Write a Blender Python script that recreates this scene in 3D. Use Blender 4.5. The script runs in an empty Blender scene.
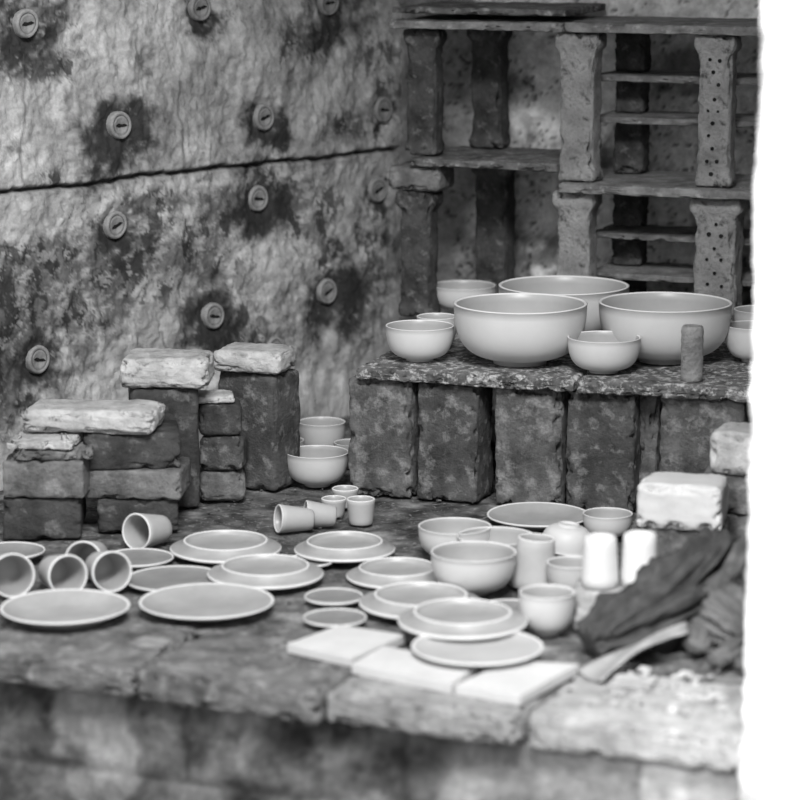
import bpy, bmesh, math, random
from mathutils import Vector, Matrix, noise, Euler
random.seed(7)
sc=bpy.context.scene
col=sc.collection

# ---------------------------------------------------------------- utils
def fbm(x,y,z=0.0,o=4):
    return noise.fractal(Vector((x,y,z)),0.9,2.1,o)
def rfb(x,y,z=0.0,o=5):
    return noise.fractal(Vector((x,y,z)),0.45,2.1,o)
def nz(x,y,z=0.0):
    return noise.noise(Vector((x,y,z)))
def sst(a,b,x):
    if a==b: return 0.0
    t=max(0.0,min(1.0,(x-a)/(b-a)))
    return t*t*(3-2*t)

def new_obj(name,verts,faces,mat=None,smooth=True,colors=None,mats=None,fmat=None):
    me=bpy.data.meshes.new(name)
    me.from_pydata([tuple(v) for v in verts],[],faces)
    if mats:
        for m in mats: me.materials.append(m)
    elif mat: me.materials.append(mat)
    if fmat:
        me.polygons.foreach_set('material_index',fmat)
    if smooth:
        me.polygons.foreach_set('use_smooth',[True]*len(me.polygons))
    if colors:
        ca=me.color_attributes.new('Col','FLOAT_COLOR','POINT')
        flat=[]
        for c in colors: flat+= [c,c,c,1.0]
        ca.data.foreach_set('color',flat)
    me.update()
    ob=bpy.data.objects.new(name,me)
    col.objects.link(ob)
    return ob

def g(v): return (v,v,v,1.0)

def mk_mat(name,dark,light,scale=8.0,rough=0.8,bump=0.3,bscale=60.0,attr=False,detail=8,spots=None,lo=.35,hi=.65,spec=.3,sw=.07):
    m=bpy.data.materials.new(name); m.use_nodes=True
    nt=m.node_tree; N=nt.nodes; Lk=nt.links
    b=N['Principled BSDF']; b.inputs['Roughness'].default_value=rough
    b.inputs['Specular IOR Level'].default_value=spec
    tc=N.new('ShaderNodeTexCoord')
    n1=N.new('ShaderNodeTexNoise'); n1.inputs['Scale'].default_value=scale; n1.inputs['Detail'].default_value=detail; n1.inputs['Roughness'].default_value=.65
    Lk.new(tc.outputs['Object'],n1.inputs['Vector'])
    r=N.new('ShaderNodeValToRGB')
    r.color_ramp.elements[0].position=lo; r.color_ramp.elements[0].color=g(dark)
    r.color_ramp.elements[1].position=hi; r.color_ramp.elements[1].color=g(light)
    Lk.new(n1.outputs['Fac'],r.inputs['Fac'])
    out=r.outputs['Color']
    if attr:
        at=N.new('ShaderNodeAttribute'); at.attribute_name='Col'
        mx=N.new('ShaderNodeMix'); mx.data_type='RGBA'; mx.blend_type='MULTIPLY'; mx.inputs['Factor'].default_value=1.0
        Lk.new(at.outputs['Color'],mx.inputs['A']); Lk.new(out,mx.inputs['B'])
        out=mx.outputs['Result']
    if spots:
        sc_,th_,val=spots
        n3=N.new('ShaderNodeTexNoise'); n3.inputs['Scale'].default_value=sc_; n3.inputs['Detail'].default_value=7; n3.inputs['Roughness'].default_value=.66
        Lk.new(tc.outputs['Object'],n3.inputs['Vector'])
        r3=N.new('ShaderNodeValToRGB'); r3.color_ramp.elements[0].position=th_-.04; r3.color_ramp.elements[1].position=th_+sw
        Lk.new(n3.outputs['Fac'],r3.inputs['Fac'])
        mx=N.new('ShaderNodeMix'); mx.data_type='RGBA'
        Lk.new(r3.outputs['Color'],mx.inputs['Factor']); Lk.new(out,mx.inputs['A']); mx.inputs['B'].default_value=g(val)
        out=mx.outputs['Result']
    Lk.new(out,b.inputs['Base Color'])
    if bump>0:
        n2=N.new('ShaderNodeTexNoise'); n2.inputs['Scale'].default_value=bscale; n2.inputs['Detail'].default_value=7; n2.inputs['Roughness'].default_value=.7
        Lk.new(tc.outputs['Object'],n2.inputs['Vector'])
        bp=N.new('ShaderNodeBump'); bp.inputs['Strength'].default_value=bump; bp.inputs['Distance'].default_value=.01
        Lk.new(n2.outputs['Fac'],bp.inputs['Height']); Lk.new(bp.outputs['Normal'],b.inputs['Normal'])
    return m

M_wall=mk_mat('refractory_wall_mat',.74,1.15,36,.95,.6,75,attr=True,lo=.38,hi=.62)
M_floor=mk_mat('kiln_floor_mat',.50,1.35,26,.95,.9,80,attr=True,spots=(80,.60,.40),sw=.1)
M_bl=mk_mat('brick_light',.32,.60,18,.9,.6,90,spots=(45,.62,.14),sw=.1)
M_bm=mk_mat('brick_mid',.07,.24,14,.9,.7,90,spots=(26,.60,.34),sw=.14)
M_bd=mk_mat('brick_dark',.025,.09,12,.9,.7,90,spots=(26,.60,.22),sw=.14)
M_bk=mk_mat('brick_front',.05,.18,12,.9,.8,90,spots=(28,.54,.34),sw=.18)
M_bk2=mk_mat('brick_front_dark',.035,.13,12,.9,.8,90,spots=(30,.57,.30),sw=.14)
M_sh=mk_mat('shelf_slab',.06,.20,18,.85,.7,80,spots=(40,.58,.42),sw=.12)
M_shl=mk_mat('shelf_slab_light',.13,.32,18,.85,.7,80,spots=(40,.60,.5),sw=.12)
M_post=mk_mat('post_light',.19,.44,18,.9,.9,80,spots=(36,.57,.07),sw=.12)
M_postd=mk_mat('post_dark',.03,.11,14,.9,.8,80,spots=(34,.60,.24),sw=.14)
M_edge=mk_mat('ledge_slab',.05,.22,24,.9,1.,60,spots=(60,.54,.6),sw=.1)
M_bowl=mk_mat('bisque_bowl',.60,.67,5,.5,.03,60,spec=.4)
M_bowlb=mk_mat('bisque_bowl_grey',.52,.60,5,.5,.03,60,spec=.4)
M_bowli=mk_mat('bowl_inner_shaded',.35,.42,5,.36,.02,60,spec=.5)  # inner glaze, darkened so the colour carries the shade of the hollow
M_rim=mk_mat('bare_rim',.72,.79,8,.6,.02,60)
M_plate=mk_mat('plate_glaze',.31,.42,9,.36,.05,50,spec=.5,spots=(70,.70,.2))
M_plated=mk_mat('plate_dark_glaze',.20,.29,9,.36,.05,50,spec=.5)
M_cup=mk_mat('cup_clay',.42,.52,6,.55,.04,60)
M_cupw=mk_mat('cup_white',.62,.70,6,.5,.03,60)
M_tile=mk_mat('white_tile',.56,.64,14,.7,.12,60)
M_hole=mk_mat('hole_shade',.008,.02,10,.95,0)  # near-black colour standing in for shade inside post holes and anchor slots
M_white=mk_mat('white_plaster',.66,.93,14,.9,.8,30)
M_front=mk_mat('front_brickwork',.55,1.3,10,.95,.6,50,attr=True)
M_slab=mk_mat('hearth_slab',.08,.27,14,.9,.9,70,spots=(28,.60,.42),sw=.14)
M_slabl=mk_mat('hearth_slab_light',.20,.46,14,.9,.9,70,spots=(30,.62,.14),sw=.12)
M_slabw=mk_mat('hearth_slab_lit',.26,.54,14,.9,.8,70,spots=(30,.62,.16),sw=.12)  # lit copy of the slab: bright light at the right put into the colour
M_cloth=mk_mat('dark_cloth',.040,.085,30,.9,.5,300)
M_glove=mk_mat('grey_glove_cloth',.08,.19,14,.95,.5,250)
M_strap=mk_mat('pale_cloth',.22,.36,20,.95,.3,250)
M_anch=mk_mat('anchor_ceramic',.18,.34,40,.8,.4,90)

# ---------------------------------------------------------------- generators
def rbox(name,w,d,h,mat,r=.006,amp=.002,chip=.012,seed=0,n=14,taper=0.0):
    """rough rounded block, origin bottom centre"""
    bm=bmesh.new(); bmesh.ops.create_cube(bm,size=2)
    bmesh.ops.subdivide_edges(bm,edges=bm.edges[:],cuts=n,use_grid_fill=True)
    hx,hy,hz=w/2,d/2,h/2
    r=min(r,hx*.9,hy*.9,hz*.9)
    k=Vector((seed*3.1,seed*1.7,seed*.9))
    for v in bm.verts:
        q=[]
        for c in v.co:
            q.append(math.copysign(1-(1-abs(c))**1.35,c))
        p=Vector((q[0]*hx,q[1]*hy,q[2]*hz))
        inn=Vector((max(-hx+r,min(hx-r,p.x)),max(-hy+r,min(hy-r,p.y)),max(-hz+r,min(hz-r,p.z))))
        dv=p-inn
        if dv.length>1e-6: p=inn+dv.normalized()*r
        nrm=dv.normalized() if dv.length>1e-6 else Vector((0,0,0))
        dd=[hx-abs(p.x),hy-abs(p.y),hz-abs(p.z)]
        near=sorted(dd)[1]
        f=.7*noise.fractal(p*9+k,.9,2.1,3)+.5*noise.fractal(p*60+k,.5,2.1,4)
        c_=max(0,noise.fractal(p*34+k*2,.5,2.1,4)-.14)*max(0,1-near/.018)
        sh=Vector([math.copysign(1,p[i])*(1 if dd[i]<.018 else 0) for i in range(3)])*c_*chip*1.4
        p=p+nrm*f*amp*1.4-sh
        if taper: 
            s_=1-taper*(p.z+hz)/h; p.x*=s_; p.y*=s_
        v.co=p+Vector((0,0,hz))
    me=bpy.data.meshes.new(name); bm.to_mesh(me); bm.free()
    me.materials.append(mat)
    me.polygons.foreach_set('use_smooth',[True]*len(me.polygons))
    ob=bpy.data.objects.new(name,me); col.objects.link(ob)
    return ob

SD=[0]
def brick(X,Yf,w,z0,z1,depth,yaw=0,mat=None,name='brick',tilt=0,r=.006,amp=.002,chip=.012,n=22):
    SD[0]+=1
    ob=rbox(name,w,depth,z1-z0-.001,mat or M_bm,seed=SD[0],r=r,amp=amp,chip=chip,n=n)
    a=math.radians(yaw)
    ob.rotation_euler=(0,math.radians(tilt),a)
    ob.location=(X-math.sin(a)*depth/2,Yf+math.cos(a)*depth/2,z0+.0005)
    return ob

def lathe(name,prof,loc=(0,0,0),rot=(0,0,0),seg=56,mats=None,mi=None,wob=.006,seed=0):
    verts=[];faces=[];fm=[]
    n=len(prof)
    rings=[]
    for i,(r,z) in enumerate(prof):
        if r<1e-5:
            rings.append([len(verts)]); verts.append((0,0,z))
        else:
            rg=[]
            for j in range(seg):
                a=2*math.pi*j/seg
                rr=r*(1+wob*math.sin(2*a+seed)+wob*.5*math.sin(3*a+seed*2.3))
                rg.append(len(verts)); verts.append((rr*math.cos(a),rr*math.sin(a),z+r*wob*.6*math.sin(a*2+seed*1.3)))
            rings.append(rg)
    for i in range(n-1):
        A,B=rings[i],rings[i+1]
        for j in range(seg):
            k=(j+1)%seg
            if len(A)==1 and len(B)==1: continue
            if len(A)==1: f=(A[0],B[k],B[j])
            elif len(B)==1: f=(A[j],A[k],B[0])
            else: f=(A[j],A[k],B[k],B[j])
            faces.append(f); fm.append(mi[i] if mi else 0)
    ob=new_obj(name,verts,faces,mats=mats,fmat=fm)
    ob.location=loc; ob.rotation_euler=rot
    return ob

def bowl(X,Y,z0,D,h,name='bowl',mo=None,mi_=None,foot=.40,rot=(0,0,0)):
    mo=mo or (M_bowl if SD[0]%3 else M_bowlb); mi_=mi_ or M_bowli
    R=D/2; t=max(.0035,R*.045)
    fr=R*foot; fh=h*.09
    prof=[(0,fh*.6),(fr*.8,fh*.6),(fr*.86,0),(fr,0),(fr*1.02,fh)]
    m=[0]*4
    N=14
    def cz(q): return q**1.55*.55+.45*q**3
    for i in range(1,N+1):
        q=i/N
        r=fr+(R-fr)*math.sin(q*math.pi/2)**(.82)
        prof.append((r,fh+(h-fh)*cz(q))); m.append(0)
    prof.append((R*1.006,h+.0005)); m.append(2)
    prof.append((R-t*.5,h+t*.35)); m.append(2)
    prof.append((R-t,h-.0005)); m.append(2)
    for i in range(N-1,-1,-1):
        q=i/N
        r=(fr+(R-fr)*math.sin(q*math.pi/2)**(.82))-t*1.1
        prof.append((max(r,.001),fh+t+(h-fh-t)*cz(q))); m.append(1)
    prof.append((0,fh+t*.9)); m.append(1)
    SD[0]+=1
    return lathe(name,prof,(X,Y,z0),rot,mats=[mo,mi_,M_rim],mi=m,wob=.004,seed=SD[0],seg=64)

def plate_up(X,Y,z0,D,h=.022,mat=None,rot=(0,0,0),name='plate'):
    mat=mat or M_plate
    R=D/2
    prof=[(0,.003),(R*.52,.003),(R*.54,0),(R*.6,0),(R*.63,.005),(R*.8,h*.5),(R*.97,h-.003),(R,h),(R*.985,h+.0026),(R*.955,h+.0005),(R*.8,h*.62),(R*.66,.0085),(R*.6,.007),(0,.0065)]
    m=[0,0,0,0,0,0,1,1,1,0,0,0,0]
    SD[0]+=1
    return lathe(name,prof,(X,Y,z0),rot,mats=[mat,M_rim],mi=m,wob=.007,seed=SD[0],seg=72)

def plate_inv(X,Y,z0,D,h=.021,mat=None,rot=(0,0,0),name='plate'):
    mat=mat or M_plate
    R=D/2
    prof=[(0,h-.009),(R*.66,h-.009),(R*.70,h-.007),(R*.715,h),(R*.73,h+.0018),(R*.755,h),(R*.775,h-.006),(R*.88,h*.42),(R*.98,.0065),(R,.004),(R*.99,.0005),(R*.96,.001),(R*.86,h*.3),(R*.74,h-.0135),(0,h-.0145)]
    m=[0,0,0,1,1,0,0,0,1,1,0,0,0,0]
    SD[0]+=1
    return lathe(name,prof,(X,Y,z0),rot,mats=[mat,M_rim],mi=m,wob=.007,seed=SD[0],seg=72)

def cup(name,rb,rt,h,loc,rot=(0,0,0),mat=None,minn=None,t=.004):
    mat=mat or M_cup; minn=minn or M_bowli
    prof=[(0,.002),(rb*.8,.002),(rb*.9,0),(rb,.003)]
    m=[0,0,0]
    for i in range(1,7):
        q=i/6; prof.append((rb+(rt-rb)*q,.003+(h-.003)*q)); m.append(0)
    prof+= [(rt-t*.5,h+t*.4),(rt-t,h)]; m+=[2,2]
    for i in range(5,-1,-1):
        q=i/6; prof.append((rb+(rt-rb)*q-t*1.1,.006+(h-.006)*q)); m.append(1)
    prof.append((0,.007)); m.append(1)
    SD[0]+=1
    return lathe(name,prof,loc,rot,mats=[mat,minn,M_rim if mat is not M_cupw else M_cupw],mi=m,wob=.004,seed=SD[0],seg=44)

def tumbler(rb,rt,h,loc,rot=(0,0,0),mat=None,name='tumbler'):
    """upturned tumbler: closed top with a foot ring, open mouth below"""
    mat=mat or M_cupw
    prof=[(0,h-.005),(rt*.68,h-.005),(rt*.78,h),(rt*.92,h),(rt,h-.004)]
    for i in range(1,7):
        q=i/6; prof.append((rt+(rb-rt)*q,(h-.004)*(1-q)+.001*q))
    prof+=[(rb-.003,0),(rb-.005,.004)]
    for i in range(1,6):
        q=i/5; prof.append((rb-.005+(rt-rb)*q,.004+(h-.014)*q))
    prof.append((0,h-.010))
    SD[0]+=1
    return lathe(name,prof,loc,rot,mats=[mat],wob=.004,seed=SD[0],seg=44)

def lying_cup(X,Y,z0,D,L,yaw,mat=None,pitch=0,name='cup'):
    rt=D/2; rb=rt*.74
    ob=cup(name,rb,rt,L,(0,0,0),mat=mat)
    a=math.radians(yaw); sl=math.atan2(rt-rb,L)
    d=Vector((math.cos(a)*math.cos(sl+pitch),math.sin(a)*math.cos(sl+pitch),math.sin(sl+pitch)))
    q=d.to_track_quat('Z','Y')
    ob.rotation_mode='QUATERNION'; ob.rotation_quaternion=q
    ob.location=Vector((X,Y,z0+rb*1.02))-Vector((math.cos(a),math.sin(a),0))*L*.5
    return ob

# ---------------------------------------------------------------- left wall
studs=[(1.275,1.055),(.27,1.066),(.72,1.07),(1.0,.808),(.51,.794),(.066,.784),(1.0,.571),(.513,.590),(.082,.576),(.695,.318),(.272,.329),(1.25,.282),(.467,.203),(1.55,.80),(1.55,.53)]
SR=[.14,.13,.06,.135,.085,.055,.09,.11,.055,.11,.12,.13,.06,.08,.08]
WN=Vector((.7498,-.6616,0)); WD=Vector((-.6616,-.7498,0)); W0=Vector((0,7.08,0))
def wcrack(s): return .679+.010*nz(s*5,3.1)+.004*nz(s*30,9)
def blob(s,z,a,b,ra,rb): 
    return math.exp(-((s-a)/ra)**2-((z-b)/rb)**2)
def leftcol(s,z):
    c=.49+.20*fbm(s*3,z*3,1)+.13*rfb(s*8,z*6,5,5)
    c+=.05*nz(s*30+nz(s*3,z*6)*2,z*5,8)
    if z<wcrack(s): c-=.04
    n1=rfb(s*8,z*8,11); n2=rfb(s*8,z*8,21)
    halo=0
    for i,(a,b) in enumerate(studs):
        d=math.hypot((s+.06*n1-a)*.85,(z+.065*n2-b+.02)*1.15)
        halo=max(halo,sst(SR[i]*1.15,SR[i]*.40,d))
    reg=.8*blob(s,z,1.30,.47,.20,.09)+.75*blob(s,z,.98,.49,.16,.09)+.75*blob(s,z,.52,.58,.26,.08)+.6*blob(s,z,1.25,.36,.28,.06)
    reg+=.6*blob(s,z,.16,.30,.10,.11)+.8*blob(s,z,.62,.20,.12,.14)+.55*blob(s,z,.75,.46,.16,.08)+.5*blob(s,z,.3,.45,.10,.1)
    reg+=.5*blob(s,z,1.15,.95,.22,.04)+.5*blob(s,z,.38,.97,.14,.08)+.6*blob(s,z,1.36,.25,.14,.14)+.45*blob(s,z,.12,.45,.1,.08)
    reg+=.4*blob(s,z,.25,.76,.15,.04)+.4*blob(s,z,.9,.62,.3,.03)+.45*blob(s,z,1.2,.70,.15,.02)+.4*blob(s,z,.08,.9,.1,.2)
    m=rfb(s*6+4.2,z*9+1.5,2,7)
    ds=sst(.22,.76,reg+m*.50)
    c=c*(1-.84*ds)+.085*.84*ds
    vein=sst(.10,.40,rfb(s*13,z*9,91,6)+.25*reg-.12)*sst(.1,.6,reg+.15)
    c=c*(1-.85*vein)+.03*.85*vein
    fk=sst(.30,.42,rfb(s*18,z*26,71,5))*ds*(1-halo)
    c=c*(1-.6*fk)+.42*.6*fk
    k=rfb(s*20,z*26,41,5)
    h=halo*(sst(-.7,.05,k+.5*halo)*.6+.4)*.97
    c=c*(1-h)+.032*h
    dz=abs(z-wcrack(s)-.002*nz(s*80,1))
    c*=1-.9*sst(.008,.002,dz)
    if z<wcrack(s): c*=1-.35*sst(.03,0,dz)
    else: c*=1-.15*sst(.06,0,dz)
    for (a,zr0,zr1,sd) in [(1.29,.68,1.2,2),(.86,.1,.3,5),(.80,.68,.9,12)]:
        if zr0<z<zr1:
            dd=abs(s-a-.03*fbm(z*6,sd,0,3)); c*=1-.5*sst(.006,.001,dd)
    q=abs(rfb(s*4,z*5,77,5)); c*=1-.55*sst(.02,.0,q)*sst(.0,.3,fbm(s*2,z*2,55,2)+.1)
    return max(.03,min(.85,c))
def leftdisp(s,z):
    d=.016*fbm(s*3,z*3,3)+.007*fbm(s*11,z*9,6)+.0042*rfb(s*26,z*20,9,4)
    d+=.009*max(0,nz(s*13+nz(z*5,1)*2,z*3.2,15))*(1 if z>.68 else .5)
    d+=.007*max(0,nz(s*8+nz(z*4,5)*1.5,z*8,25))
    dz=abs(z-wcrack(s)); d-=.016*sst(.009,.001,dz)
    if z<wcrack(s): d-=.006
    for a,b in studs:
        q=math.hypot(s-a,z-b); d-=.009*sst(.065,.03,q)
    return d
def lin(a,b,st):
    n=max(1,int(round((b-a)/st))); return [a+(b-a)*i/n for i in range(n)]
def gridmesh(name,us,vs,fp,fc,mat):
    V=[];C=[];Fc=[]
    for u in us:
        for v in vs:
            V.append(fp(u,v)); C.append(fc(u,v))
    nv=len(vs)
    for i in range(len(us)-1):
        for j in range(nv-1):
            Fc.append((i*nv+j,(i+1)*nv+j,(i+1)*nv+j+1,i*nv+j+1))
    return new_obj(name,V,Fc,mat,True,C)
us=lin(0,1.6,.0045)+lin(1.6,2.6,.04)+[2.6]
vs=lin(-.03,.1,.03)+lin(.1,1.2,.0045)+lin(1.2,2.3,.05)+[2.3]
gridmesh('wall_left',us,vs,lambda s,z:W0+WD*s+WN*leftdisp(s,z)+Vector((0,0,z)),leftcol,M_wall)

def anchor(s,z,i):
    R=.033
    prof=[(0,.004),(R*.50,.004),(R*.58,.0055),(R*.66,.0040),(R*.74,.0040),(R*.82,.0065),(R*.95,.0055),(R,.0),(R,-.012)]
    ob=lathe('ceramic_anchor_button',prof,mats=[M_anch,M_hole,M_bm],mi=[0,0,0,2,0,0,0,0],wob=.025,seed=i,seg=36)
    bm=bmesh.new(); bm.from_mesh(ob.data)
    def slab(pts,z0,z1,mi):
        lo=[bm.verts.new((x,y,z0)) for x,y in pts]; hi=[bm.verts.new((x,y,z1)) for x,y in pts]
        f=bm.faces.new(hi); f.material_index=mi
        n=len(pts)
        for k in range(n):
            f=bm.faces.new((lo[k],lo[(k+1)%n],hi[(k+1)%n],hi[k])); f.material_index=mi
    a=.3*math.sin(i*3.3)
    def ro(p): return [(x*math.cos(a)-y*math.sin(a),x*math.sin(a)+y*math.cos(a)) for x,y in p]
    slab(ro([(-R*.56,-R*.10),(-R*.2,-R*.16),(0,-R*.10),(R*.2,-R*.08),(R*.56,R*.02),(R*.3,R*.13),(0,R*.06),(-R*.3,R*.10)]),.003,.0062,1)  # raised dark bar, the slot's shade given by colour
    bm.to_mesh(ob.data); bm.free()
    zax=WN; xax=WD*-1; yax=Vector((0,0,1))
    p=W0+WD*s+WN*(leftdisp(s,z)+.007)+Vector((0,0,z))
    m=Matrix(((xax.x,yax.x,zax.x,p.x),(xax.y,yax.y,zax.y,p.y),(xax.z,yax.z,zax.z,p.z),(0,0,0,1)))
    ob.matrix_world=m
for i,(s,z) in enumerate(studs): anchor(s,z,i)

# ---------------------------------------------------------------- back wall, right wall, ceiling, floor
SL=.384
E1=Vector((1,-SL,0)).normalized(); E2=Vector((SL,1,0)).normalized()
B0=Vector((0,7.08,0))
def backcol(a,z):
    c=.78+.16*fbm(a*5,z*5,101)+.12*rfb(a*10,z*10,105)
    st=sst(.12,.42,fbm(a*4+3,z*4,110)+.2*rfb(a*14,z*14,8))*.75
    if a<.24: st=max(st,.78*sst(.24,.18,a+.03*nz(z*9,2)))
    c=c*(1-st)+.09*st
    q=abs(rfb(a*8,z*8,177,5)); c*=1-.8*sst(.07,.0,q)
    return max(.04,min(.85,c))
gridmesh('wall_back',lin(-.15,1.7,.008)+[1.7],lin(-.03,1.2,.008)+lin(1.2,2.3,.05)+[2.3],
   lambda a,z:B0+E1*a+E2*-(.025*fbm(a*6,z*6,3)+.012*fbm(a*18,z*18,7)-.010*sst(.07,0,abs(rfb(a*8,z*8,177,5))))+Vector((0,0,z)),backcol,M_wall)
F1=Vector((1,-.4,0)).normalized(); F2=Vector((.4,1,0)).normalized()
Pj=Vector((.550,4.172,0))
RA=Vector((1.52,6.52,0)); RB=Vector((1.02,4.30,0)); RD=(RB-RA)
gridmesh('wall_right',lin(0,1,.02)+[1],lin(-.03,2.3,.05)+[2.3],
   lambda b,z:RA+RD*b+Vector((-.02*fbm(b*9,z*5,4),0,z)),lambda b,z:.4+.1*fbm(b*9,z*5,5),M_wall)
cz=[(-1.9,5.0),(.45,4.25),(1.4,3.95),(1.75,6.4),(-.1,7.3)]
ce=new_obj('ceiling',[(x,y,2.3) for x,y in cz]+[(x,y,2.4) for x,y in cz],
  [(0,1,2,3,4),(9,8,7,6,5)]+[(i,i+5,(i+1)%5+5,(i+1)%5) for i in range(5)],M_bm,False)
FO=Vector((0,4.44,0))
def fl(a,b): return FO+F1*a+F2*b
def floorcol(a,b):
    c=.115+.06*fbm(a*4,b*4,201)+.09*rfb(a*18,b*18,205)
    c+=.12*sst(.2,.5,fbm(a*9,b*9,222))
    c+=.05*sst(.9,.3,b)
    return max(.035,c)
gridmesh('floor',lin(-1.9,1.4,.011)+[1.4],lin(.24,3.0,.011)+[3.0],
   lambda a,b:fl(a,b)+Vector((0,0,-.0055+.003*fbm(a*9,b*9,31)+.003*rfb(a*26,b*26,3,4))),floorcol,M_floor)
def fslab(a0,a1,mat,z1=.0,th=.05,over=0.0,dep=.30,yaw=0,name='hearth_slab'):
    SD[0]+=1
    ob=rbox(name,a1-a0-.004,dep,th,mat,r=.012,amp=.004,chip=.03,seed=SD[0],n=48)
    p=fl((a0+a1)/2,dep/2-over)
    ob.location=(p.x,p.y,z1-th); ob.rotation_euler=(0,0,math.atan2(-.4,1)+math.radians(yaw))
fslab(-1.35,-.86,M_slab,z1=-.001,over=.02)
fslab(-.86,-.505,M_slab,z1=.0,th=.055,over=.03,yaw=3)
fslab(-.50,-.135,M_slab,z1=-.001,th=.06,over=.02,yaw=-2)
fslab(-.13,.225,M_slabl,z1=0,th=.055,over=.025,yaw=-1)
fslab(.23,.62,M_slabw,z1=0,th=.06,over=.010,yaw=1)
fslab(.625,1.2,M_slabl,z1=0,th=.06,over=-.02)
def frontcol(a,z):
    c=.12+.06*fbm(a*4,z*4,301)+.09*rfb(a*12,z*12,305)
    c+=.22*sst(-.10,.5,a)  # paints in the stronger light toward the right end
    row=math.floor((z+.055)/-.155)
    x=(a+.2*(row%2)+.012*nz(z*12,row))%.42
    dm=min(x,.42-x); 
    zz=(z+.055+.006*nz(a*9,4))%.155
    dz=min(zz,.155-zz)
    c*=1-.45*sst(.010,.003,min(dm,dz))
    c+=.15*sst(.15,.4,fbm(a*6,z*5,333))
    return max(.03,c)
def frontp(a,z):
    x=(a+.2*(math.floor((z+.055)/-.155)%2)+.012*nz(z*12,0))%.42
    dm=min(x,.42-x); zz=(z+.055+.006*nz(a*9,4))%.155; dz=min(zz,.155-zz)
    return fl(a,.02+.005*sst(.012,.003,min(dm,dz))+.006*fbm(a*7,z*7,3)+.003*fbm(a*30,z*30,8,3))+Vector((0,0,z))
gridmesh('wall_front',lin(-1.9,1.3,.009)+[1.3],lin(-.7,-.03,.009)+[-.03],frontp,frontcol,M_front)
new_obj('ground',[(-6,-2,-.7),(6,-2,-.7),(6,8,-.7),(-6,8,-.7)],[(0,1,2,3)],M_floor,False,[.3]*4)

def jamb():
    zs=lin(-.7,2.3,.012)+[2.3]
    V=[];Fc=[]
    ring=[]
    for z in zs:
        w=.009*fbm(z*3,1,1)+.005*fbm(z*13,2,2)+.0025*rfb(z*40,5,2)
        pts=[]
        for k in range(60):
            t=1-k/59; a=t**1.5*1.1; pts.append(Pj+F1*(a+(w if k==59 else 0))+F2*(.010*fbm(a*6,z*6,9)+.008*rfb(a*22,z*22,9)+.012*sst(.02,0,a)))
        for k in range(1,8): pts.append(Pj+F1*(w*.8+.004*fbm(k,z*8)+.01*k/7)+F2*(.012+k/7*.29))
        pts.append(Pj+F1*1.1+F2*.30)
        ring.append([len(V)+i for i in range(len(pts))]); V+= [p+Vector((0,0,z)) for p in pts]
    n=len(ring[0])
    for i in range(len(zs)-1):
        for j in range(n):
            k=(j+1)%n; Fc.append((ring[i][j],ring[i][k],ring[i+1][k],ring[i+1][j]))
    Fc.append(tuple(ring[-1])); Fc.append(tuple(reversed(ring[0])))
    return new_obj('door_jamb_right',V,Fc,M_white)
jamb()

# ---------------------------------------------------------------- ledge with bowls
T=.298
yawL=math.degrees(math.atan2(-.32,1))
def ledgeY(X): return 5.94-.32*(X+.05)
for (X,Yf,w,d,mat,zt) in [(-.046,5.962,.150,.13,M_bk,.270),(.105,5.915,.143,.12,M_bk2,.268),(.283,5.862,.150,.12,M_bk,.268),(.440,5.815,.155,.13,M_bk2,.268),(.655,5.745,.185,.12,M_bk,.270),(.86,5.68,.17,.12,M_bd,.27),(.545,5.83,.045,.10,M_bm,.268)]:
    brick(X,Yf,w,0,zt,d,yawL+random.uniform(-3,3),mat,r=.007,amp=.003,chip=.026,n=30)
for (X,Yf) in [(.02,6.22),(.10,6.5),(.62,6.12),(.9,6.1),(.3,6.15)]:
    brick(X,Yf,.15,0,.268,.14,yawL,M_bd)
def ledge(X0,X1,dep,zb,zt,mat,name,inset=0):
    SD[0]+=1
    L=(X1-X0)*math.hypot(1,.32)
    ob=rbox(name,L,dep,zt-zb,mat,r=.006,amp=.003,chip=.018,seed=SD[0],n=70)
    a=math.atan2(-.32,1); xm=(X0+X1)/2
    f=Vector((xm,ledgeY(xm),0)); e2=Vector((.305,.952,0))
    p=f+e2*(dep/2+inset)
    ob.location=(p.x,p.y,zb); ob.rotation_euler=(0,0,a)
ledge(-.10,.38,.62,.2705,T,M_edge,'kiln_shelf_slab')
ledge(.385,1.0,.62,.2705,T,M_edge,'kiln_shelf_slab')
ledge(-.10,1.0,.50,.2705,T-.001,M_sh,'kiln_shelf_slab',inset=.625)

for (X,Y,D,h) in [(.045,6.04,.155,.080),(.086,6.20,.095,.075),(.160,6.745,.165,.066),(.271,6.01,.301,.135),(.387,6.31,.307,.131),(.601,6.04,.300,.133),(.452,5.895,.162,.078),(.80,6.03,.13,.082),(.85,6.27,.13,.080)]:
    bowl(X,Y,T+.002,D,h,foot=.40,mo=M_bowl)
pr=[(0,.0),(.021,0),(.024,.004)]
for i in range(1,13): pr.append((.0235+.0012*(i%2),.004+i*.0095))
pr+= [(.021,.122),(.016,.122),(.015,.09),(0,.09)]
lathe('kiln_prop_tube',pr,(.636,5.79,T+.001),mats=[M_post],wob=.02,seed=3,seg=28)

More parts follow.
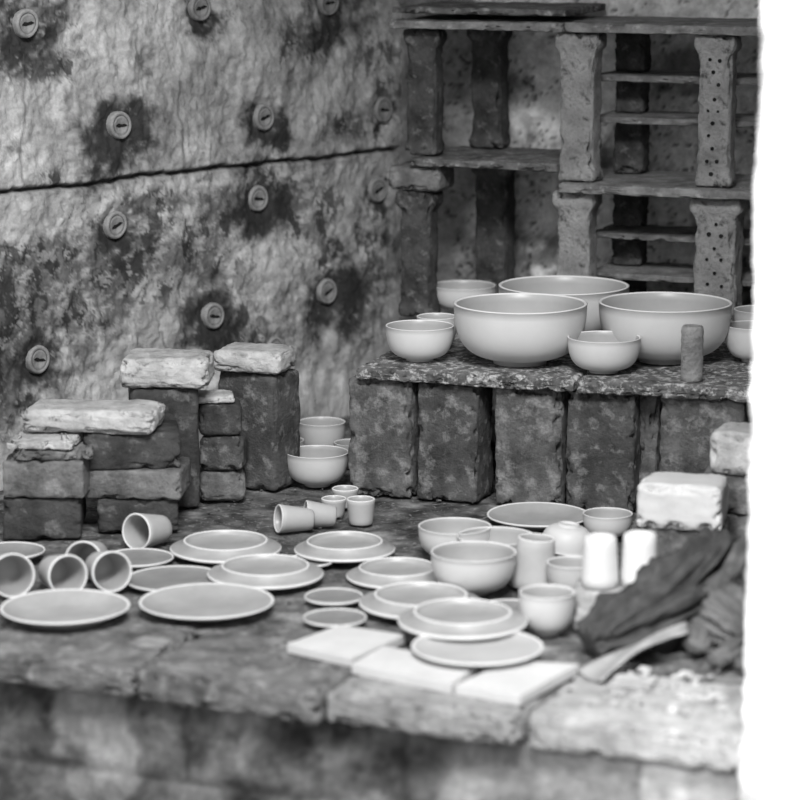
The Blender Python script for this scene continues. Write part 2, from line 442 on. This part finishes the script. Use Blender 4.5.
# ---------------------------------------------------------------- shelving (kiln furniture)
ang=math.atan2(-SL,1)
def sp(X,b=0.0):
    return Vector((X,6.67-SL*X,0))+E2*b
def post(X,b,z0,z1,w,mat,holes=False,d=None):
    SD[0]+=1
    ob=rbox('kiln_post',w,d or w*.9,z1-z0-.002,mat,r=.009,amp=.0035,chip=.02,seed=SD[0],n=28)
    p=sp(X,b+w*.5); ob.location=(p.x,p.y,z0+.001); ob.rotation_euler=(0,0,ang)
    bm=bmesh.new(); bm.from_mesh(ob.data)
    hh=z1-z0
    for v in bm.verts:
        if hh>.2:
            zt=hh-v.co.z
            e=max(sst(.05,.03,zt),sst(.04,.02,v.co.z)*.5)
            v.co.x*=1+.28*e; v.co.y*=1+.12*e
    if holes:
        rr=random.Random(SD[0])
        ob.data.materials.append(M_hole)
        yf=-(d or w*.9)/2-.0025
        for r in range(int(hh/.030)):
            for c in ((-1,1) if r%2 else (0,)):
                if rr.random()<.25: continue
                cx=c*w*.17+rr.uniform(-.003,.003); cz=.03+r*.030+rr.uniform(-.003,.003)
                if cz>hh-.05: continue
                q=rr.uniform(.0035,.0055)
                cen=bm.verts.new((cx,yf-.001,cz)); rg=[]  # dark disc on the post face, painted as the shade of a hole
                for k in range(10):
                    a=k*2*math.pi/10; rg.append(bm.verts.new((cx+q*math.cos(a),yf-.001,cz+q*math.sin(a))))
                rg2=[bm.verts.new((v.co.x,yf+.01,v.co.z)) for v in rg]
                for k in range(10):
                    f=bm.faces.new((cen,rg[k],rg[(k+1)%10])); f.material_index=1
                    f=bm.faces.new((rg[k],rg2[k],rg2[(k+1)%10],rg[(k+1)%10])); f.material_index=1
    bm.to_mesh(ob.data); bm.free()
    return ob
def shelf(X0,X1,b0,b1,zb,zt,mat=M_sh,name='kiln_shelf'):
    SD[0]+=1
    L=(X1-X0)*math.hypot(1,SL)
    ob=rbox(name,L,b1-b0,zt-zb,mat,r=.003,amp=.0018,chip=.010,seed=SD[0],n=44)
    p=sp((X0+X1)/2,(b0+b1)/2); ob.location=(p.x,p.y,zb); ob.rotation_euler=(0,0,ang)
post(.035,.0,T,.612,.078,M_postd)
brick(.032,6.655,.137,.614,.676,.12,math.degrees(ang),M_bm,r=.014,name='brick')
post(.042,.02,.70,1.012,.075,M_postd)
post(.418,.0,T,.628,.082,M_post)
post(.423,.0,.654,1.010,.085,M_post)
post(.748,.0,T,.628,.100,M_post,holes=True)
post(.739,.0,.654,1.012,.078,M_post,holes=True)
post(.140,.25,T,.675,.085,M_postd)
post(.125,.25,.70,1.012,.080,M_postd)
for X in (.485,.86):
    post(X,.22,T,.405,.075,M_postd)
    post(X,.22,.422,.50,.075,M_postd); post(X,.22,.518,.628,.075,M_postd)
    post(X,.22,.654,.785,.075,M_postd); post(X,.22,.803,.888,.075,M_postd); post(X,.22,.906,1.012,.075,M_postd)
shelf(.03,.385,-.02,.34,.678,.697)
shelf(.39,1.0,-.03,.34,.630,.652,M_shl)
shelf(-.02,.395,-.02,.34,1.014,1.034,M_shl)
shelf(.40,1.0,-.02,.34,1.014,1.036,M_shl)
shelf(-.02,.395,.0,.34,1.05,1.066)
for za,zb_,b0 in [(.888,.904,.13),(.786,.802,.13),(.501,.517,.13),(.406,.421,.10)]:
    shelf(.425,1.0,b0,.33,za,zb_,M_shl)

# ---------------------------------------------------------------- brick stacks, left
brick(-.757,5.556,.165,.0,.09,.22,4,M_bd)
brick(-.752,5.55,.172,.091,.172,.22,-3,M_bm)
brick(-.730,5.55,.165,.173,.192,.20,5,M_bm,chip=.03)
brick(-.760,5.555,.140,.193,.212,.16,-6,M_bl,chip=.03)
brick(-.560,5.62,.172,0,.071,.16,6,M_bd)
brick(-.575,5.62,.214,.072,.135,.16,-4,M_bm)
brick(-.571,5.63,.205,.136,.213,.16,7,M_bd)
brick(-.665,5.62,.285,.2145,.265,.15,-6,M_bl,r=.016,chip=.03,amp=.003)
brick(-.517,5.83,.150,0,.272,.13,8,M_bd,r=.012)
brick(-.520,5.82,.194,.273,.342,.15,-4,M_bl,r=.018,chip=.03,amp=.004,n=26)
brick(-.398,5.90,.105,0,.070,.11,5,M_bm,r=.02)
brick(-.401,5.90,.098,.071,.150,.11,-4,M_bk2,r=.015)
brick(-.400,5.90,.098,.151,.225,.11,6,M_bd,r=.015)
brick(-.410,5.90,.085,.226,.243,.09,6,M_bl,r=.006)
brick(-.352,6.035,.155,0,.272,.12,-28,M_bk2,r=.012)
brick(-.352,6.01,.165,.273,.325,.13,-18,M_bl,r=.016,chip=.03,amp=.003,n=26)
# ---------------------------------------------------------------- bricks, right
brick(.40,4.835,.16,0,.079,.12,-8,M_bl,r=.01)
brick(.555,5.24,.19,0,.10,.14,-10,M_bm)
brick(.552,5.22,.17,.101,.195,.13,-14,M_tile,r=.014,chip=.03)
brick(.70,5.42,.16,0,.085,.14,-10,M_bm); brick(.70,5.42,.16,.086,.168,.14,-14,M_bm)
brick(.685,5.41,.11,.169,.262,.13,-20,M_bl,r=.02,chip=.03)
brick(.665,5.03,.10,0,.05,.10,-20,M_bm)

# ---------------------------------------------------------------- pottery on the floor
Z=.0005
bowl(.113,5.40,Z,.150,.068); bowl(.195,5.305,Z,.160,.070); bowl(.144,5.13,Z,.168,.082,foot=.36)
bowl(.272,4.835,Z,.104,.080,foot=.42); bowl(.335,5.11,Z,.098,.066,foot=.42); bowl(.441,5.58,Z,.106,.052)
bowl(-.191,6.08,Z,.147,.078); bowl(-.19,6.42,Z,.115,.080); bowl(-.272,6.27,Z,.09,.066); bowl(-.115,6.27,Z,.085,.06)
plate_up(-.632,4.93,Z,.245,.026)
plate_up(-.369,4.99,Z,.258,.020,M_plate)
plate_up(-.445,5.19,Z,.200,.011,M_plated)
plate_inv(-.268,5.215,.0125,.232)
plate_inv(-.360,5.420,.0125,.232)
plate_up(-.535,5.36,Z,.145,.011,M_plated)
plate_inv(-.114,5.415,.0125,.210)
plate_inv(-.005,5.245,.0005,.206)
plate_up(-.185,5.335,Z,.10,.011,M_plated)
plate_inv(.040,4.995,.0125,.236)
plate_inv(.115,4.790,.0345,.240)
plate_up(-.128,5.057,Z,.115,.011,M_plated)
plate_up(-.122,4.905,Z,.120,.011,M_plated)
plate_up(.208,4.975,Z,.115,.011,M_plated)
plate_up(.138,4.635,.0205,.235,.014,M_cup)
plate_up(-.800,5.39,Z,.14,.018,M_plated)
plate_up(.300,5.70,Z,.225,.02,M_plate)
lying_cup(-.525,5.50,Z,.078,.085,-125)
lying_cup(-.225,5.63,Z,.062,.075,-160,M_cup)
lying_cup(-.172,5.67,Z,.060,.065,-170,M_cup)
cup('cup',.022,.030,.042,(-.122,5.86,Z)); cup('cup',.026,.031,.055,(-.085,5.70,Z))
cup('cup',.022,.028,.040,(-.145,5.77,Z))
lying_cup(-.768,5.13,Z,.088,.090,-70,M_cup)
lying_cup(-.668,5.14,Z,.082,.090,-62,M_cup)
lying_cup(-.582,5.17,Z,.082,.090,-66,M_cup)
lying_cup(-.625,5.27,Z,.078,.085,-100,M_cup)
cup('beaker',.048,.036,.098,(.262,5.17,Z+.002),rot=(0,math.radians(4),0))
bowl(.352,5.47,.057,.11,.055,rot=(math.radians(180),math.radians(6),0))
tumbler(.036,.030,.094,(.373,4.885,.0805)); tumbler(.036,.031,.098,(.447,4.888,.0805))

def tile(pts,z0,z1,mat=M_tile,name='ceramic_tile'):
    bm=bmesh.new()
    vs=[bm.verts.new((x,y,z0)) for x,y in pts]
    f=bm.faces.new(vs); 
    r=bmesh.ops.extrude_face_region(bm,geom=[f])
    for v in r['geom']:
        if isinstance(v,bmesh.types.BMVert): v.co.z=z1
    bmesh.ops.recalc_face_normals(bm,faces=bm.faces[:])
    bmesh.ops.bevel(bm,geom=bm.edges[:],offset=.0018,segments=2,affect='EDGES')
    me=bpy.data.meshes.new(name); bm.to_mesh(me); bm.free(); me.materials.append(mat)
    ob=bpy.data.objects.new(name,me); col.objects.link(ob); return ob
tile([(-.205,4.705),(-.085,4.612),(.010,4.765),(-.112,4.832)],.001,.019)
tile([(-.086,4.575),(.089,4.450),(.140,4.575),(-.030,4.690)],.001,.020)
tile([(.093,4.450),(.203,4.385),(.316,4.575),(.195,4.600)],.001,.020)
tile([(-.50,4.745),(-.43,4.725),(-.42,4.765),(-.47,4.80)],.001,.008,M_slabl,'pottery_shard')
tile([(.36,4.50),(.43,4.47),(.45,4.53),(.39,4.55)],.001,.010,M_bl,'pottery_shard')

# ---------------------------------------------------------------- cloth and gloves
def tube(name,path,rad,mat,flat=.7,fold=.25,seed=1,seg=40,sub=14,fine=.10):
    V=[];Fc=[];rings=[]
    n=len(path); tot=(n-1)*sub
    def cr(P,t):
        i=min(int(t),n-2); f=t-i
        p0=P[max(i-1,0)];p1=P[i];p2=P[i+1];p3=P[min(i+2,n-1)]
        return .5*((2*p1)+(-1*p0+p2)*f+(2*p0-5*p1+4*p2-p3)*f*f+(-1*p0+3*p1-3*p2+p3)*f**3)
    PP=[Vector(p) for p in path]
    for i in range(tot+1):
        t=i/sub; c=cr(PP,min(t,n-1.0001)); c2=cr(PP,min(t+.02,n-1.0001)); c1=cr(PP,max(t-.02,0))
        d=(c2-c1).normalized(); side=d.cross(Vector((0,0,1))).normalized(); up=side.cross(d)
        r=cr([Vector((x,0,0)) for x in rad],min(t,n-1.0001)).x
        if i==0 or i==tot: r*=.35
        rg=[]
        for j in range(seg):
            a=2*math.pi*j/seg
            ca,sa=math.cos(a),math.sin(a)
            big=noise.noise(Vector((ca*1.6+seed,sa*1.6,t*.9)))*1.1
            rid=1.1*(1-2*abs(noise.noise(Vector((ca*2.8+t*.3,sa*2.8+seed,t*.5)))))-.55
            wr=(1-2.4*abs(noise.noise(Vector((ca*3.4+t*.8,sa*3.4+seed*2,t*1.4+ca)))))
            f=1+fold*(big+rid)+fine*wr
            p=c+side*ca*r*f+up*sa*r*f*flat
            p.z=max(p.z,.002)
            rg.append(len(V)); V.append(p)
        rings.append(rg)
    for i in range(tot):
        for j in range(seg):
            k=(j+1)%seg; Fc.append((rings[i][j],rings[i][k],rings[i+1][k],rings[i+1][j]))
    Fc.append(tuple(rings[0][::-1])); Fc.append(tuple(rings[-1]))
    return new_obj(name,V,Fc,mat)
def join(name,parts):
    root=bpy.data.objects.new(name,None); col.objects.link(root)
    for i,(nm,p) in enumerate(parts):
        p.name=nm; p.parent=root
tube('dark_cloth',[(.600,4.93,.150),(.565,4.86,.118),(.490,4.76,.085),(.405,4.70,.052),(.338,4.672,.028)],[.034,.050,.056,.056,.036],M_cloth,.85,.48,3,110,40,.20)
gl=[('cuff',tube('c',[(.68,4.94,.11),(.63,4.88,.11),(.585,4.80,.09)],[.04,.052,.046],M_glove,.8,.5,5,64,24,.18)),
    ('palm',tube('c',[(.57,4.78,.07),(.60,4.72,.058),(.63,4.66,.04)],[.04,.055,.045],M_glove,.75,.5,8,64,24,.2)),
    ('finger_1',tube('c',[(.63,4.70,.035),(.60,4.64,.03),(.555,4.60,.018)],[.026,.024,.018],M_glove,.7,.5,9,40,14,.2)),
    ('finger_2',tube('c',[(.65,4.70,.04),(.64,4.63,.03),(.61,4.56,.018)],[.026,.024,.018],M_glove,.7,.5,10,40,14,.2)),
    ('finger_3',tube('c',[(.59,4.76,.06),(.55,4.72,.05),(.535,4.66,.02)],[.026,.026,.018],M_glove,.7,.5,11,40,14,.2)),
    ('thumb',tube('c',[(.62,4.82,.12),(.585,4.77,.11),(.565,4.73,.08)],[.02,.024,.017],M_glove,.8,.4,12,40,14,.2))]
join('work_glove',gl)
def strip(name,A,B,wa,wb,mat):
    V=[];Fc=[];n=30;m=10
    A=Vector(A);B=Vector(B);d=(B-A).normalized();s=d.cross(Vector((0,0,1))).normalized()
    for i in range(n+1):
        t=i/n; c=A.lerp(B,t)+Vector((0,0,.012*math.sin(t*math.pi))); w=wa+(wb-wa)*t+.006*nz(t*8,1)
        for j in range(m+1):
            q=j/m-.5; V.append(c+s*q*w+Vector((0,0,.008*math.sin(q*5+t*5)*(1-.5*t)+.008)))
    for i in range(n):
        for j in range(m): a=i*(m+1)+j; Fc.append((a,a+1,a+m+2,a+m+1))
    ob=new_obj(name,V,Fc,mat)
    md=ob.modifiers.new('t','SOLIDIFY'); md.thickness=.003
    return ob
strip('cloth_strap',(.515,4.665,.055),(.330,4.535,.0),.010,.070,M_strap)

def rubble(name,items,mat):
    bm=bmesh.new()
    for (x,y,z,r) in items:
        res=bmesh.ops.create_icosphere(bm,subdivisions=2,radius=r)
        k=random.random()*50; sx,sy,sz=random.uniform(.7,1.4),random.uniform(.6,1.2),random.uniform(.35,.7)
        for v in res['verts']:
            f=1+.5*noise.noise(v.co*(1.4/r)+Vector((k,k,0)))
            v.co=Vector((v.co.x*sx*f+x,v.co.y*sy*f+y,v.co.z*sz*f+z+r*sz*.5))
    me=bpy.data.meshes.new(name); bm.to_mesh(me); bm.free(); me.materials.append(mat)
    ob=bpy.data.objects.new(name,me); col.objects.link(ob)
it=[];it2=[]
for i in range(420):
    a=random.uniform(-.9,.55); b=random.uniform(.02,.5) if i%3 else random.uniform(1.0,1.55)
    p=fl(a,b); it.append((p.x,p.y,0,random.uniform(.0015,.0045)))
for i in range(60):
    it2.append((random.uniform(.35,.56),random.uniform(4.33,4.6),0,random.uniform(.004,.012)))
rubble('rubble',it,M_bm); rubble('rubble',it2,M_bl)

# ---------------------------------------------------------------- light
w=bpy.data.worlds.new('World'); sc.world=w; w.use_nodes=True
bg=w.node_tree.nodes['Background']; bg.inputs[0].default_value=(1,1,1,1); bg.inputs[1].default_value=.85
def aim(ob,t): ob.rotation_euler=(Vector(t)-ob.location).to_track_quat('-Z','Y').to_euler()
ld=bpy.data.lights.new('door_daylight','AREA'); ld.shape='RECTANGLE'; ld.size=1.6; ld.size_y=1.0; ld.energy=310
lo=bpy.data.objects.new('door_daylight',ld); lo.location=(.1,1.8,3.8); col.objects.link(lo); aim(lo,(0,6.2,.4))
sd=bpy.data.lights.new('sun_patch','SPOT'); sd.energy=1000; sd.spot_size=math.radians(33); sd.spot_blend=1.0; sd.shadow_soft_size=.15
so=bpy.data.objects.new('sun_patch',sd); so.location=(-.6,1.0,2.3); col.objects.link(so); aim(so,(1.2,4.2,.30))
sc.view_settings.view_transform='Standard'

cd=bpy.data.cameras.new('camera'); cam=bpy.data.objects.new('camera',cd); col.objects.link(cam)
cd.sensor_width=36; cd.lens=121.5; cam.location=(0,0,1.382); cam.rotation_euler=(math.radians(79),0,0)
cd.dof.use_dof=True; cd.dof.focus_distance=6.1; cd.dof.aperture_fstop=2.4
cd.clip_start=.05
sc.camera=cam
